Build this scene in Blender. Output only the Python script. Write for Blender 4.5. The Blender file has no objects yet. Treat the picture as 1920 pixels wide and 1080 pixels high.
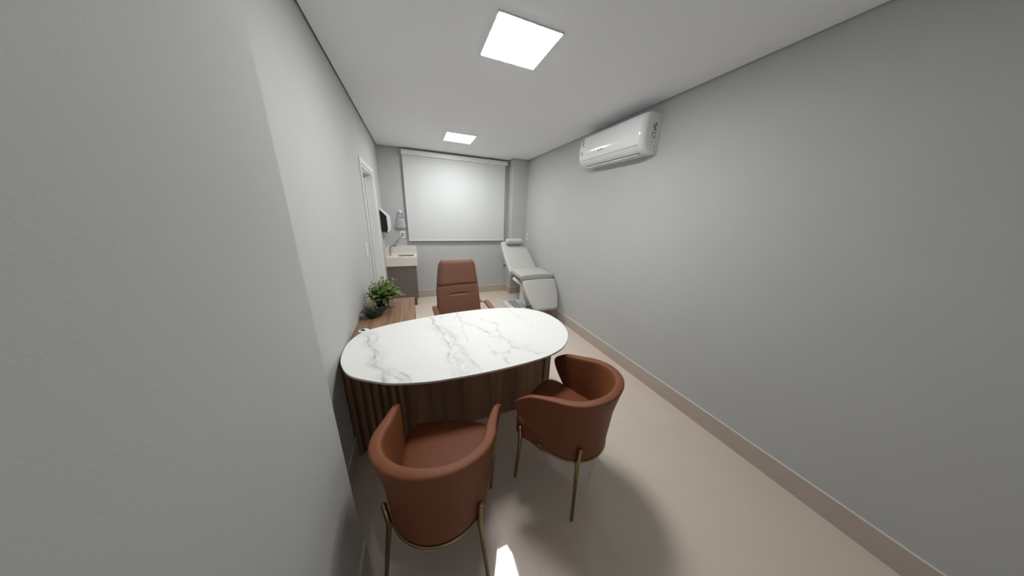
import bpy, bmesh, math, random
from mathutils import Vector, Matrix, noise
PI = math.pi
S = bpy.context.scene
C = S.collection
R = random.Random(7)

# ---------------------------------------------------------------- camera
cam = bpy.data.cameras.new('camera'); cam_ob = bpy.data.objects.new('camera', cam); C.objects.link(cam_ob)
cam.sensor_fit = 'HORIZONTAL'; cam.sensor_width = 36.0; cam.lens = 448.34 / 1920 * 36.0
cam.clip_start = 0.02; cam.clip_end = 100
_r = Vector((0.92989, -0.36607, 0.03592)); _u = Vector((0.07507, 0.28446, 0.95574)); _f = Vector((0.36009, 0.88604, -0.292))
M4 = Matrix((( _r.x, _u.x, -_f.x, 0), (_r.y, _u.y, -_f.y, 0), (_r.z, _u.z, -_f.z, 1.6), (0, 0, 0, 1)))
cam_ob.matrix_world = M4
S.camera = cam_ob

# ---------------------------------------------------------------- world, exposure
w = bpy.data.worlds.new('world'); S.world = w; w.use_nodes = True
w.node_tree.nodes['Background'].inputs[0].default_value = (0.95, 0.97, 1.0, 1)
w.node_tree.nodes['Background'].inputs[1].default_value = 0.5     # added soft fill to lift the shadows, enters by the opening behind the camera
S.view_settings.view_transform = 'Standard'; S.view_settings.look = 'None'
S.view_settings.gamma = 1.0; S.view_settings.use_curve_mapping = False
S.view_settings.exposure = 0.0
LAMP = 61.0            # radiance of the two LED ceiling panels

# ---------------------------------------------------------------- materials
def srgb(r, g, b):
    f = lambda c: (c / 255 / 12.92) if c / 255 <= 0.04045 else ((c / 255 + 0.055) / 1.055) ** 2.4
    return (f(r), f(g), f(b), 1)
def mat(name, col, rough=0.5, metal=0.0, spec=0.5, var=0.0, scale=20, bump=0.0, bscale=200, emit=None, coat=0.0):
    m = bpy.data.materials.new(name); m.use_nodes = True
    nt = m.node_tree; b = nt.nodes['Principled BSDF']
    b.inputs['Base Color'].default_value = col; b.inputs['Roughness'].default_value = rough
    b.inputs['Metallic'].default_value = metal; b.inputs['Specular IOR Level'].default_value = spec
    b.inputs['Coat Weight'].default_value = coat; b.inputs['Coat Roughness'].default_value = 0.05
    tc = nt.nodes.new('ShaderNodeTexCoord')
    if var:
        n = nt.nodes.new('ShaderNodeTexNoise'); n.inputs['Scale'].default_value = scale; n.inputs['Detail'].default_value = 6
        nt.links.new(tc.outputs['Object'], n.inputs['Vector'])
        cr = nt.nodes.new('ShaderNodeValToRGB')
        cr.color_ramp.elements[0].color = tuple(c * (1 - var) for c in col[:3]) + (1,)
        cr.color_ramp.elements[1].color = tuple(min(1, c * (1 + var)) for c in col[:3]) + (1,)
        cr.color_ramp.elements[0].position = 0.3; cr.color_ramp.elements[1].position = 0.7
        nt.links.new(n.outputs['Fac'], cr.inputs['Fac']); nt.links.new(cr.outputs['Color'], b.inputs['Base Color'])
    if bump:
        n = nt.nodes.new('ShaderNodeTexNoise'); n.inputs['Scale'].default_value = bscale; n.inputs['Detail'].default_value = 4
        nt.links.new(tc.outputs['Object'], n.inputs['Vector'])
        bp = nt.nodes.new('ShaderNodeBump'); bp.inputs['Strength'].default_value = bump; bp.inputs['Distance'].default_value = 0.002
        nt.links.new(n.outputs['Fac'], bp.inputs['Height']); nt.links.new(bp.outputs['Normal'], b.inputs['Normal'])
    if emit:
        b.inputs['Emission Color'].default_value = (0.965, 0.985, 1.0, 1); b.inputs['Emission Strength'].default_value = emit
    return m

WALLC = srgb(187, 188, 186)
m_wall = mat('wall_paint', WALLC, 0.75, spec=0.3, var=0.015, scale=3, bump=0.15, bscale=160)
m_ceil = mat('ceiling_paint', srgb(238, 240, 243), 0.9, spec=0.2, bump=0.1, bscale=90)
m_dark = mat('shadow_gap', srgb(60, 60, 60), 0.9)
m_base = mat('baseboard_porcelain', srgb(188, 174, 163), 0.25, var=0.03, scale=8)
m_basetop = mat('baseboard_edge', srgb(225, 220, 212), 0.4)
m_white = mat('white_lacquer', srgb(225, 225, 222), 0.35)
m_leath = mat('brown_leather', srgb(125, 73, 46), 0.5, spec=0.3, var=0.05, scale=60, bump=0.25, bscale=900)
m_leath2 = mat('office_leather', srgb(127, 88, 70), 0.5, spec=0.35, var=0.05, scale=40, bump=0.2, bscale=700)
m_seam = mat('seam_thread', srgb(75, 42, 28), 0.7)
m_brass = mat('brass', srgb(158, 138, 98), 0.3, metal=1.0)
m_bronze = mat('brushed_bronze', srgb(205, 185, 155), 0.3, metal=1.0)
m_chrome = mat('chrome', srgb(190, 190, 190), 0.15, metal=1.0)
m_greyvinyl = mat('grey_vinyl', srgb(190, 188, 183), 0.32, spec=0.45, bump=0.15, bscale=500)
m_plastic = mat('white_plastic', srgb(228, 229, 228), 0.3)
m_ac = mat('ac_plastic', srgb(232, 234, 232), 0.14, spec=0.5)
m_acgrey = mat('ac_groove', srgb(110, 110, 108), 0.5)
m_black = mat('black_plastic', srgb(14, 14, 18), 0.25)
m_ink = mat('printed_ink', srgb(45, 45, 48), 0.7)
m_ink2 = mat('printed_ink_light', srgb(105, 105, 112), 0.7)
m_red = mat('red_ink', srgb(178, 40, 40), 0.5)
m_paper = mat('paper', srgb(236, 236, 242), 0.8)
m_stonec = mat('cream_stone', srgb(222, 217, 207), 0.25, var=0.02, scale=80)
m_taupe = mat('taupe_laminate', srgb(106, 97, 91), 0.5)
m_kick = mat('taupe_kick', srgb(95, 88, 84), 0.6)
m_edge = mat('stone_edge', srgb(196, 188, 176), 0.4)
m_steel = mat('steel_grey', srgb(135, 135, 137), 0.35, metal=0.8)
m_plate = mat('grey_tread', srgb(150, 150, 152), 0.5, var=0.1, scale=30)
m_label = mat('tag_label', srgb(168, 160, 145), 0.5)
m_soil = mat('soil', srgb(40, 30, 22), 0.95)
m_stem = mat('stem', srgb(60, 75, 35), 0.7)
m_lampframe = mat('lamp_frame', srgb(215, 212, 210), 0.5)
m_lamp = mat('led_diffuser', (1, 1, 1, 1), 0.5, emit=LAMP)
m_fabric = mat('blind_fabric', srgb(209, 211, 209), 0.85, spec=0.2, bump=0.25, bscale=600)

def glassy(name, col, rough):
    m = mat(name, col, rough); b = m.node_tree.nodes['Principled BSDF']
    b.inputs['Transmission Weight'].default_value = 0.35; return m
m_gglass = glassy('dark_green_glass', srgb(38, 58, 44), 0.08)

def leafmat():
    m = mat('leaf_green', srgb(80, 105, 45), 0.5)
    nt = m.node_tree; b = nt.nodes['Principled BSDF']
    g = nt.nodes.new('ShaderNodeNewGeometry'); cr = nt.nodes.new('ShaderNodeValToRGB')
    cr.color_ramp.elements[0].color = srgb(56, 84, 32); cr.color_ramp.elements[1].color = srgb(140, 162, 74)
    nt.links.new(g.outputs['Random Per Island'], cr.inputs['Fac']); nt.links.new(cr.outputs['Color'], b.inputs['Base Color'])
    return m
m_leaf = leafmat()

def wood(name, dark, mid, light, axis, rough=0.45, freq=1.0):
    """wood with its grain running along `axis`"""
    m = bpy.data.materials.new(name); m.use_nodes = True
    nt = m.node_tree; b = nt.nodes['Principled BSDF']; b.inputs['Roughness'].default_value = rough
    tc = nt.nodes.new('ShaderNodeTexCoord'); mp = nt.nodes.new('ShaderNodeMapping')
    sc = [38 * freq] * 3; sc[axis] = 1.6 * freq; mp.inputs['Scale'].default_value = sc
    n = nt.nodes.new('ShaderNodeTexNoise'); n.inputs['Scale'].default_value = 1.0; n.inputs['Detail'].default_value = 7; n.inputs['Distortion'].default_value = 0.5
    n2 = nt.nodes.new('ShaderNodeTexNoise'); n2.inputs['Scale'].default_value = 0.18; n2.inputs['Detail'].default_value = 3
    mx = nt.nodes.new('ShaderNodeMath'); mx.operation = 'MULTIPLY_ADD'; mx.inputs[1].default_value = 0.55
    sc2 = nt.nodes.new('ShaderNodeMath'); sc2.operation = 'MULTIPLY'; sc2.inputs[1].default_value = 0.45
    cr = nt.nodes.new('ShaderNodeValToRGB'); e = cr.color_ramp.elements
    e[0].position = 0.32; e[0].color = dark; e[1].position = 0.68; e[1].color = light
    x = e.new(0.5); x.color = mid
    L = nt.links.new
    L(tc.outputs['Object'], mp.inputs['Vector']); L(mp.outputs['Vector'], n.inputs['Vector']); L(mp.outputs['Vector'], n2.inputs['Vector'])
    L(n2.outputs['Fac'], sc2.inputs[0]); L(n.outputs['Fac'], mx.inputs[0]); L(sc2.outputs[0], mx.inputs[2])
    L(mx.outputs[0], cr.inputs['Fac']); L(cr.outputs['Color'], b.inputs['Base Color'])
    return m
m_woodtop = wood('oak_top', srgb(100, 72, 50), srgb(138, 104, 77), srgb(164, 130, 100), 1)
m_woodside = wood('walnut_panel', srgb(98, 70, 50), srgb(134, 99, 73), srgb(160, 122, 94), 2)

def floormat():
    m = bpy.data.materials.new('polished_porcelain'); m.use_nodes = True
    nt = m.node_tree; b = nt.nodes['Principled BSDF']; L = nt.links.new
    b.inputs['Roughness'].default_value = 0.035; b.inputs['Specular IOR Level'].default_value = 0.5
    tc = nt.nodes.new('ShaderNodeTexCoord'); sx = nt.nodes.new('ShaderNodeSeparateXYZ'); L(tc.outputs['Object'], sx.inputs[0])
    def seam(sock, off, size):
        a = nt.nodes.new('ShaderNodeMath'); a.operation = 'SUBTRACT'; a.inputs[1].default_value = off; L(sock, a.inputs[0])
        p = nt.nodes.new('ShaderNodeMath'); p.operation = 'PINGPONG'; p.inputs[1].default_value = size / 2; L(a.outputs[0], p.inputs[0])
        c = nt.nodes.new('ShaderNodeMath'); c.operation = 'LESS_THAN'; c.inputs[1].default_value = 0.0011; L(p.outputs[0], c.inputs[0]); return c
    a = seam(sx.outputs[0], 0.427, 1.2); c = seam(sx.outputs[1], 1.1, 1.2)
    mx = nt.nodes.new('ShaderNodeMath'); mx.operation = 'MAXIMUM'; L(a.outputs[0], mx.inputs[0]); L(c.outputs[0], mx.inputs[1])
    n = nt.nodes.new('ShaderNodeTexNoise'); n.inputs['Scale'].default_value = 2.5; n.inputs['Detail'].default_value = 5; L(tc.outputs['Object'], n.inputs['Vector'])
    cr = nt.nodes.new('ShaderNodeValToRGB'); cr.color_ramp.elements[0].color = srgb(217, 201, 185); cr.color_ramp.elements[1].color = srgb(224, 210, 195); L(n.outputs['Fac'], cr.inputs['Fac'])
    mc = nt.nodes.new('ShaderNodeMix'); mc.data_type = 'RGBA'; L(mx.outputs[0], mc.inputs[0]); L(cr.outputs['Color'], mc.inputs[6]); mc.inputs[7].default_value = srgb(203, 189, 174)
    L(mc.outputs[2], b.inputs['Base Color'])
    return m
m_floor = floormat()

def marblemat():
    m = bpy.data.materials.new('veined_marble'); m.use_nodes = True
    nt = m.node_tree; b = nt.nodes['Principled BSDF']; L = nt.links.new
    b.inputs['Roughness'].default_value = 0.5; b.inputs['Specular IOR Level'].default_value = 0.3
    a = nt.nodes.new('ShaderNodeAttribute'); a.attribute_name = 'vein'
    L(a.outputs['Color'], b.inputs['Base Color'])
    return m
m_marble = marblemat()

# ---------------------------------------------------------------- helpers
def link(name, bm, m, parent=None, smooth=False, loc=None):
    me = bpy.data.meshes.new(name); bm.normal_update(); bm.to_mesh(me); bm.free()
    ms = m if isinstance(m, (list, tuple)) else [m]
    for q in ms: me.materials.append(q)
    if smooth:
        for p in me.polygons: p.use_smooth = True
    o = bpy.data.objects.new(name, me); C.objects.link(o)
    if parent: o.parent = parent
    if loc: o.location = loc
    return o
def auto(o, angle=35):
    me = o.data
    for p in me.polygons: p.use_smooth = True
    bm = bmesh.new(); bm.from_mesh(me)
    for e in bm.edges:
        if len(e.link_faces) == 2 and e.calc_face_angle() > math.radians(angle): e.smooth = False
    bm.to_mesh(me); bm.free(); return o
def thing(name, label, cat, loc=(0, 0, 0), rz=0, group=None):
    o = bpy.data.objects.new(name, None); o.empty_display_size = 0.1; C.objects.link(o)
    o.location = loc; o.rotation_euler = (0, 0, rz); o['label'] = label; o['category'] = cat
    if group: o['group'] = group
    return o
def tag(o, label, cat, group=None):
    o['label'] = label; o['category'] = cat
    if group: o['group'] = group
    return o
def struct(o, label=None):
    o['kind'] = 'structure'
    if label: o['label'] = label
    return o
def box(bm, x0, x1, y0, y1, z0, z1, bevel=0.0, seg=2, mi=0):
    vs = [bm.verts.new((x, y, z)) for x in (x0, x1) for y in (y0, y1) for z in (z0, z1)]
    F = [(0, 1, 3, 2), (4, 6, 7, 5), (0, 4, 5, 1), (2, 3, 7, 6), (0, 2, 6, 4), (1, 5, 7, 3)]
    fs = []
    for f in F:
        q = bm.faces.new([vs[i] for i in f]); q.material_index = mi; fs.append(q)
    if bevel:
        es = list({e for f in fs for e in f.edges})
        r = bmesh.ops.bevel(bm, geom=es, offset=bevel, segments=seg, profile=0.5, affect='EDGES')
        for f in r['faces']: f.material_index = mi
    return bm
def bx(*a, **k): return box(bmesh.new(), *a, **k)
def tube(bm, pts, r, n=12, cap=True, mi=0):
    pts = [Vector(p) for p in pts]; rings = []
    rr = r if isinstance(r, (list, tuple)) else [r] * len(pts)
    prev = None
    for i, p in enumerate(pts):
        t = (pts[min(i + 1, len(pts) - 1)] - pts[max(i - 1, 0)]).normalized()
        if prev is None:
            a = Vector((0, 0, 1)) if abs(t.z) < 0.9 else Vector((1, 0, 0))
            u = t.cross(a).normalized()
        else:
            u = (prev - t * prev.dot(t)).normalized()
        prev = u; v = t.cross(u)
        rings.append([bm.verts.new(p + (u * math.cos(2 * PI * k / n) + v * math.sin(2 * PI * k / n)) * rr[i]) for k in range(n)])
    for a, b in zip(rings, rings[1:]):
        for k in range(n):
            f = bm.faces.new((a[k], a[(k + 1) % n], b[(k + 1) % n], b[k])); f.smooth = True; f.material_index = mi
    if cap:
        bm.faces.new(rings[0][::-1]).material_index = mi; bm.faces.new(rings[-1]).material_index = mi
    return bm
def lathe(bm, prof, n=32, c=(0, 0, 0), mi=0):
    rings = []
    for r, z in prof:
        if r < 1e-6: rings.append([bm.verts.new((c[0], c[1], c[2] + z))])
        else: rings.append([bm.verts.new((c[0] + r * math.cos(2 * PI * k / n), c[1] + r * math.sin(2 * PI * k / n), c[2] + z)) for k in range(n)])
    for a, b in zip(rings, rings[1:]):
        for k in range(n):
            k2 = (k + 1) % n
            if len(a) == 1 and len(b) == 1: continue
            if len(a) == 1: f = bm.faces.new((a[0], b[k2], b[k]))
            elif len(b) == 1: f = bm.faces.new((a[k], a[k2], b[0]))
            else: f = bm.faces.new((a[k], a[k2], b[k2], b[k]))
            f.smooth = True; f.material_index = mi
    return bm
def grid(bm, rows, closed_u=False, closed_v=False):
    """rows: list of rows of points -> quads"""
    V = [[bm.verts.new(p) for p in r] for r in rows]; nr, nc = len(V), len(V[0])
    for i in range(nr - (0 if closed_u else 1)):
        for j in range(nc - (0 if closed_v else 1)):
            f = bm.faces.new((V[i][j], V[i][(j + 1) % nc], V[(i + 1) % nr][(j + 1) % nc], V[(i + 1) % nr][j])); f.smooth = True
    return V
def prism(bm, outline, z0, z1, mi=0):
    a = [bm.verts.new((x, y, z0)) for x, y in outline]; b = [bm.verts.new((x, y, z1)) for x, y in outline]
    n = len(a); bm.faces.new(a[::-1]).material_index = mi; bm.faces.new(b).material_index = mi
    for i in range(n): bm.faces.new((a[i], a[(i + 1) % n], b[(i + 1) % n], b[i])).material_index = mi
    return bm
def catmull(P, k=8, closed=True):
    out = []; n = len(P)
    rng = n if closed else n - 1
    for i in range(rng):
        g = (lambda j: P[j % n]) if closed else (lambda j: P[max(0, min(n - 1, j))])
        p0, p1, p2, p3 = [Vector(g(j)) for j in (i - 1, i, i + 1, i + 2)]
        for s in range(k):
            t = s / k
            out.append(0.5 * ((2 * p1) + (p2 - p0) * t + (2 * p0 - 5 * p1 + 4 * p2 - p3) * t * t + (3 * p1 - p0 - 3 * p2 + p3) * t ** 3))
    if not closed: out.append(Vector(P[-1]))
    return out
def modbake(o):
    dg = bpy.context.evaluated_depsgraph_get(); me = bpy.data.meshes.new_from_object(o.evaluated_get(dg))
    old = o.data; o.modifiers.clear(); o.data = me; bpy.data.meshes.remove(old); return o
def lettering(name, text, size, m, parent, mw, depth=0.0004):
    cu = bpy.data.curves.new(name, 'FONT'); cu.body = text; cu.size = size; cu.extrude = depth
    cu.align_x = 'CENTER'; cu.align_y = 'CENTER'
    t = bpy.data.objects.new(name, cu); C.objects.link(t)
    bpy.context.view_layer.update()
    me = bpy.data.meshes.new_from_object(t.evaluated_get(bpy.context.evaluated_depsgraph_get()))
    bpy.data.objects.remove(t); bpy.data.curves.remove(cu)
    me.materials.clear(); me.materials.append(m); me.transform(mw)
    o = bpy.data.objects.new(name, me); C.objects.link(o); o.parent = parent; return o

# ---------------------------------------------------------------- room
XL, XR, YB, ZC = -0.473, 2.072, 4.743, 2.58
YF = -1.3; NX, NY = -0.327, 0.89          # near wall block beside the camera
KX, KY = 1.768, 4.49                       # corner column
ZT = 2.64
DY0, DY1, DZ = 3.10, 3.915, 2.06           # door opening in the left wall
struct(link('floor', bx(-1.6, XR + 0.12, YF - 0.12, YB + 0.12, -0.06, 0.0), m_floor))
GAP = 0.012
bm = bmesh.new()
box(bm, NX + GAP, XR - GAP, YF, NY + GAP, ZC, ZC + 0.02)
box(bm, XL + GAP, XR - GAP, NY + GAP, KY - GAP, ZC, ZC + 0.02)
box(bm, XL + GAP, KX - GAP, KY - GAP, YB - GAP, ZC, ZC + 0.02)
struct(link('ceiling', bm, m_ceil))
struct(link('trim_1', bx(-1.6, XR + 0.12, YF - 0.12, YB + 0.12, ZT, ZT + 0.06), m_dark), 'dark shadow gap cover above the ceiling edge')
bm = bmesh.new()
box(bm, XL - 0.14, XL, NY, DY0, 0, ZT); box(bm, XL - 0.14, XL, DY1, YB + 0.12, 0, ZT); box(bm, XL - 0.14, XL, DY0, DY1, DZ, ZT)
struct(link('wall_left', bm, m_wall))
struct(link('wall_right', bx(XR, XR + 0.12, YF - 0.12, YB + 0.12, 0, ZT), m_wall))
bm = bx(XL - 0.14, XR, YB, YB + 0.12, 0, ZT)
struct(link('wall_back', bm, m_wall))
struct(link('wall_corner_column', bx(KX, XR, KY, YB, 0, ZT), m_wall))
struct(link('wall_near_left', bx(-1.6, NX, YF, NY, 0, ZT), m_wall))
bm = bmesh.new()
box(bm, -1.6, -0.25, YF - 0.12, YF, 0, ZT); box(bm, 0.95, XR, YF - 0.12, YF, 0, ZT); box(bm, -0.25, 0.95, YF - 0.12, YF, 2.15, ZT)  # unseen wall, with a doorway opening added to let the fill light in
struct(link('wall_front', bm, m_wall))
HB = 0.147
def baseboard(name, x0, x1, y0, y1):
    bm = bx(x0, x1, y0, y1, 0, HB - 0.004); box(bm, x0, x1, y0, y1, HB - 0.004, HB, mi=1)
    return struct(link(name, bm, [m_base, m_basetop]))
T = 0.012
baseboard('baseboard_right', XR - T, XR, YF, KY)
baseboard('baseboard_back', XL + T, KX, YB - T, YB)
baseboard('baseboard_column_side', KX - T, KX, KY - T, YB - T)
baseboard('baseboard_column_front', KX, XR - T, KY - T, KY)
baseboard('baseboard_left', XL, XL + T, NY, 3.04)
baseboard('baseboard_near', NX, NX + T, YF, NY)
baseboard('baseboard_front', 0.95, XR - T, YF, YF + T)

# door in the left wall: casing, jamb and recessed leaf
d = thing('door_1', 'white door set back in a white cased opening in the left wall', 'door', (XL, 3.5, 0)); d['kind'] = 'structure'
def rel(bm, o):
    bmesh.ops.translate(bm, verts=bm.verts, vec=-Vector(o.location)); return bm
bm = bmesh.new(); cw = 0.05
for y0, y1 in ((DY0 - cw, DY0), (DY1, DY1 + cw)): box(bm, XL, XL + 0.014, y0, y1, 0, DZ + cw, 0.002, 1)
box(bm, XL, XL + 0.014, DY0, DY1, DZ, DZ + cw, 0.002, 1)
link('door_casing', rel(bm, d), m_white, d)
bm = bmesh.new()
box(bm, XL - 0.14, XL + 0.002, DY0, DY0 + 0.022, 0, DZ); box(bm, XL - 0.14, XL + 0.002, DY1 - 0.022, DY1, 0, DZ)
box(bm, XL - 0.14, XL + 0.002, DY0 + 0.022, DY1 - 0.022, DZ - 0.022, DZ)
box(bm, XL - 0.095, XL - 0.08, DY1 - 0.034, DY1 - 0.022, 0, DZ - 0.022)
link('door_jamb', rel(bm, d), m_white, d)
lf = link('door_leaf', rel(bx(XL - 0.135, XL - 0.1, DY0 + 0.024, DY1 - 0.024, 0.006, DZ - 0.024, 0.002, 1), d), m_white, d)
bm = bmesh.new(); tube(bm, [(XL - 0.1, DY0 + 0.08, 1.0), (XL - 0.055, DY0 + 0.08, 1.0), (XL - 0.055, DY0 + 0.19, 1.0)], 0.009)
link('door_handle', rel(bm, d), m_steel, lf)

# ---------------------------------------------------------------- ceiling lamps
def lamp(x, y, label):
    t = thing('ceiling_lamp', label, 'lamp', (x, y, ZC), 0, 'square LED panels on the ceiling')
    h = 0.185; o = 0.193
    bm = bmesh.new()
    for a in ((-o, o, -o, -h), (-o, o, h, o), (-o, -h, -h, h), (h, o, -h, h)): box(bm, *a, -0.006, 0.0)
    link('lamp_frame', bm, m_lampframe, t)
    link('lamp_diffuser', bx(-h, h, -h, h, -0.0075, 0.0), m_lamp, t)
lamp(0.665, 1.67, 'large bright square LED panel on the ceiling, the nearer of two')
lamp(0.66, 3.74, 'square LED panel on the ceiling near the window blind, the farther of two')

# ---------------------------------------------------------------- roller blind
t = thing('roller_blind', 'wide white roller blind drawn down over the window', 'blind', (0.8, YB, 1.09))
def R_(bm): return rel(bm, t)
bm = R_(bx(-0.118, 1.715, YB - 0.085, YB, 2.475, 2.548, 0.006)); link('headrail', bm, m_white, t)
bm = bmesh.new(); nx, nz = 60, 40
for yy, flip in ((YB - 0.052, 0), (YB - 0.0505, 1)):
    rows = []
    for i in range(nz + 1):
        z = 1.105 + (2.48 - 1.105) * i / nz
        rows.append([(-0.108 + 1.79 * j / nx, yy + 0.0025 * math.sin(j * 0.5 + 0.6) * math.sin(PI * i / nz), z) for j in range(nx + 1)])
    grid(bm, rows)
link('blind_fabric', R_(bm), m_fabric, t)
link('bottom_bar', R_(bx(-0.11, 1.684, YB - 0.06, YB - 0.043, 1.09, 1.106, 0.003)), m_white, t)
bm = bmesh.new()
for dx, dy in ((0, 0), (0.014, 0.006)):
    tube(bm, [(1.7 + dx, YB - 0.05 + dy, 2.48), (1.702 + dx, YB - 0.048 + dy, 1.7), (1.705 + dx, YB - 0.05 + dy, 1.0)], 0.0022, 6)
link('pull_cord', R_(bm), m_white, t)

# ---------------------------------------------------------------- air conditioner
t = thing('air_conditioner', 'white wall mounted split air conditioner high on the right wall', 'air conditioner', (XR, 2.23, 2.17))
# profile in (depth d from wall, height z); local: x=-d, y along wall, z
prof = [(0.0, 0.0), (0.10, 0.0), (0.15, 0.018), (0.185, 0.05), (0.2, 0.085), (0.208, 0.14), (0.206, 0.2), (0.197, 0.26), (0.18, 0.298), (0.15, 0.314), (0.0, 0.314)]
P = catmull([(a, b, 0) for a, b in prof[1:-1]], 5, closed=False)
P = [Vector((0, 0, 0))] + P + [Vector((0, 0.314, 0))]
HL = 0.457
bm = bmesh.new(); rows = []
stations = []
rc = 0.06
for k in range(9):
    a = PI / 2 * k / 8; stations.append((HL - rc + rc * math.sin(a), 1 - math.cos(a)))
ys = [(-y, s) for y, s in reversed(stations)] + stations
for y, s in ys:
    row = []
    for p in P:
        dd = p.x; zz = p.y
        dd2 = max(0.0, dd - s * rc * (1 if dd > rc else dd / rc * 0.98)) if dd > 0 else 0
        zz2 = 0.157 + (zz - 0.157) * (1 - 0.035 * s)
        row.append((-dd2, y, zz2))
    rows.append(row)
V = grid(bm, rows)
bm.faces.new(V[0]); bm.faces.new(V[-1][::-1])
bmesh.ops.recalc_face_normals(bm, faces=bm.faces)
body = link('housing', bm, m_ac, t); auto(body, 50)
def acpt(z, off=0.0):   # front depth at height z
    best = None
    for a, b in zip(P, P[1:]):
        if (a.y - z) * (b.y - z) <= 0 and abs(a.y - b.y) > 1e-6 and max(a.x, b.x) > 0.09:
            k = (z - a.y) / (b.y - a.y); best = a.x + (b.x - a.x) * k
    return -(best or 0) - off
bm = bmesh.new()
tube(bm, [(acpt(0.060), -HL + 0.045, 0.060), (acpt(0.060, 0.0005), -HL + 0.07, 0.060), (acpt(0.060, 0.0005), HL - 0.06, 0.060)], 0.0016, 6)
tube(bm, [(acpt(0.060), -HL + 0.06, 0.060), (acpt(0.04), -HL + 0.065, 0.04), (acpt(0.012), -HL + 0.08, 0.012)], 0.0014, 6)
link('panel_seam', bm, m_acgrey, t)
bm = bmesh.new(); tube(bm, [(acpt(0.008, 0.0005), -HL + 0.07, 0.008), (acpt(0.008, 0.0005), HL - 0.09, 0.008)], 0.0035, 8)
link('outlet_slot', bm, m_acgrey, t)
bm = bmesh.new(); box(bm, -0.125, -0.03, -HL + 0.09, HL - 0.1, -0.006, 0.0, 0.001, 1)
link('louvre_flap', bm, m_plastic, t)
# brand mark on the front (characters as photographed), red warranty letters, end-cap label
fx = lambda z: acpt(z, 0.001)
rot_front = Matrix(((0, 0, -1, 0), (-1, 0, 0, 0), (0, 1, 0, 0), (0, 0, 0, 1)))
def front_m(y, z, rz=0):
    tilt = 0.0
    return Matrix.Translation((fx(z), y, z)) @ rot_front @ Matrix.Rotation(rz, 4, 'Z')
lettering('brand_mark', 'GREE', 0.022, m_ink, t, front_m(0.045, 0.118))
bm = bmesh.new(); box(bm, fx(0.13), fx(0.13) + 0.0006, 0.083, 0.097, 0.111, 0.125); link('brand_emblem', bm, m_ink, t)
lb = lettering('warranty_sticker', 'ANOS', 0.05, m_red, t, front_m(HL - 0.095, 0.215, PI / 2))
lettering('warranty_sticker', '10', 0.045, m_red, t, front_m(HL - 0.095, 0.125, PI / 2))
bm = bmesh.new(); yy = -HL - 0.0006
rr = random.Random(3)
for r in range(4):
    z = 0.115
    while z < 0.235:
        h = rr.uniform(0.004, 0.012)
        if rr.random() < 0.75: box(bm, -0.062 - r * 0.011, -0.055 - r * 0.011, yy, yy + 0.0005, z, min(z + h, 0.236))
        z += h + 0.002
link('rating_label', bm, m_ink, t)
for (a, b, zz, h) in ((-0.05, -0.035, 0.05, 0.004), (-0.05, -0.038, 0.06, 0.003), (-0.045, -0.03, 0.025, 0.003), (-0.09, -0.083, 0.085, 0.007)): link('moulded_mark', bx(a, b, yy, yy + 0.0005, zz, zz + h), m_ink, t)

# ---------------------------------------------------------------- desk
OUT = [(1.079, 1.585), (1.053, 1.43), (0.992, 1.308), (0.88, 1.196), (0.75, 1.138), (0.61, 1.112), (0.44, 1.10), (0.275, 1.098), (0.13, 1.104), (0.0, 1.118),
       (-0.153, 1.157), (-0.255, 1.209), (-0.372, 1.294), (-0.435, 1.40), (-0.464, 1.52), (-0.462, 1.68), (-0.402, 1.815), (-0.27, 1.885), (-0.124, 1.927), (0.07, 1.965),
       (0.262, 1.99), (0.5, 1.998), (0.753, 1.968), (0.92, 1.895), (1.04, 1.76)]
VE = [([(-0.384, 1.804), (-0.321, 1.592), (-0.275, 1.445), (-0.247, 1.337), (-0.217, 1.254), (-0.207, 1.17)], 1.0, 'g'), ([(-0.336, 1.814), (-0.286, 1.655)], .6, 'n'),
 ([(-0.155, 1.276), (-0.125, 1.237), (-0.097, 1.199), (-0.088, 1.149)], .8, 'g'), ([(-0.216, 1.289), (-0.187, 1.244), (-0.151, 1.204), (-0.13, 1.16)], .7, 'n'),
 ([(0.060, 1.975), (0.09, 1.806), (0.131, 1.628), (0.157, 1.479), (0.132, 1.346), (0.137, 1.257), (0.139, 1.12)], .8, 'g'),
 ([(0.1, 1.788), (0.181, 1.665), (0.21, 1.554), (0.212, 1.398), (0.234, 1.276), (0.262, 1.182), (0.289, 1.11)], .5, 'n'),
 ([(0.292, 1.99), (0.293, 1.805), (0.333, 1.716), (0.411, 1.62), (0.456, 1.538), (0.455, 1.476), (0.513, 1.469), (0.544, 1.388), (0.548, 1.309), (0.591, 1.274), (0.644, 1.216), (0.662, 1.162), (0.719, 1.162)], .75, 'n'),
 ([(0.513, 1.469), (0.523, 1.557), (0.571, 1.642), (0.531, 1.685), (0.47, 1.75), (0.461, 1.819)], .6, 'n'), ([(0.548, 1.309), (0.504, 1.252), (0.45, 1.251), (0.419, 1.252)], .5, 'n'),
 ([(0.45, 1.237), (0.462, 1.183), (0.463, 1.131)], .9, 'g'), ([(0.762, 1.934), (0.777, 1.776), (0.79, 1.636), (0.825, 1.504)], .35, 'n'),
 ([(0.288, 1.775), (0.276, 1.608), (0.283, 1.472), (0.298, 1.412)], .45, 'n'), ([(0.139, 1.951), (0.226, 1.825), (0.289, 1.941)], .35, 'n'),
 ([(0.403, 1.377), (0.41, 1.293), (0.414, 1.253)], .45, 'n'), ([(0.137, 1.192), (0.173, 1.196), (0.207, 1.233), (0.204, 1.268)], .5, 'n'),
 ([(0.292, 1.96), (0.293, 1.86)], .9, 'g'), ([(0.08, 1.95), (0.09, 1.80)], .5, 'g')]
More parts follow.
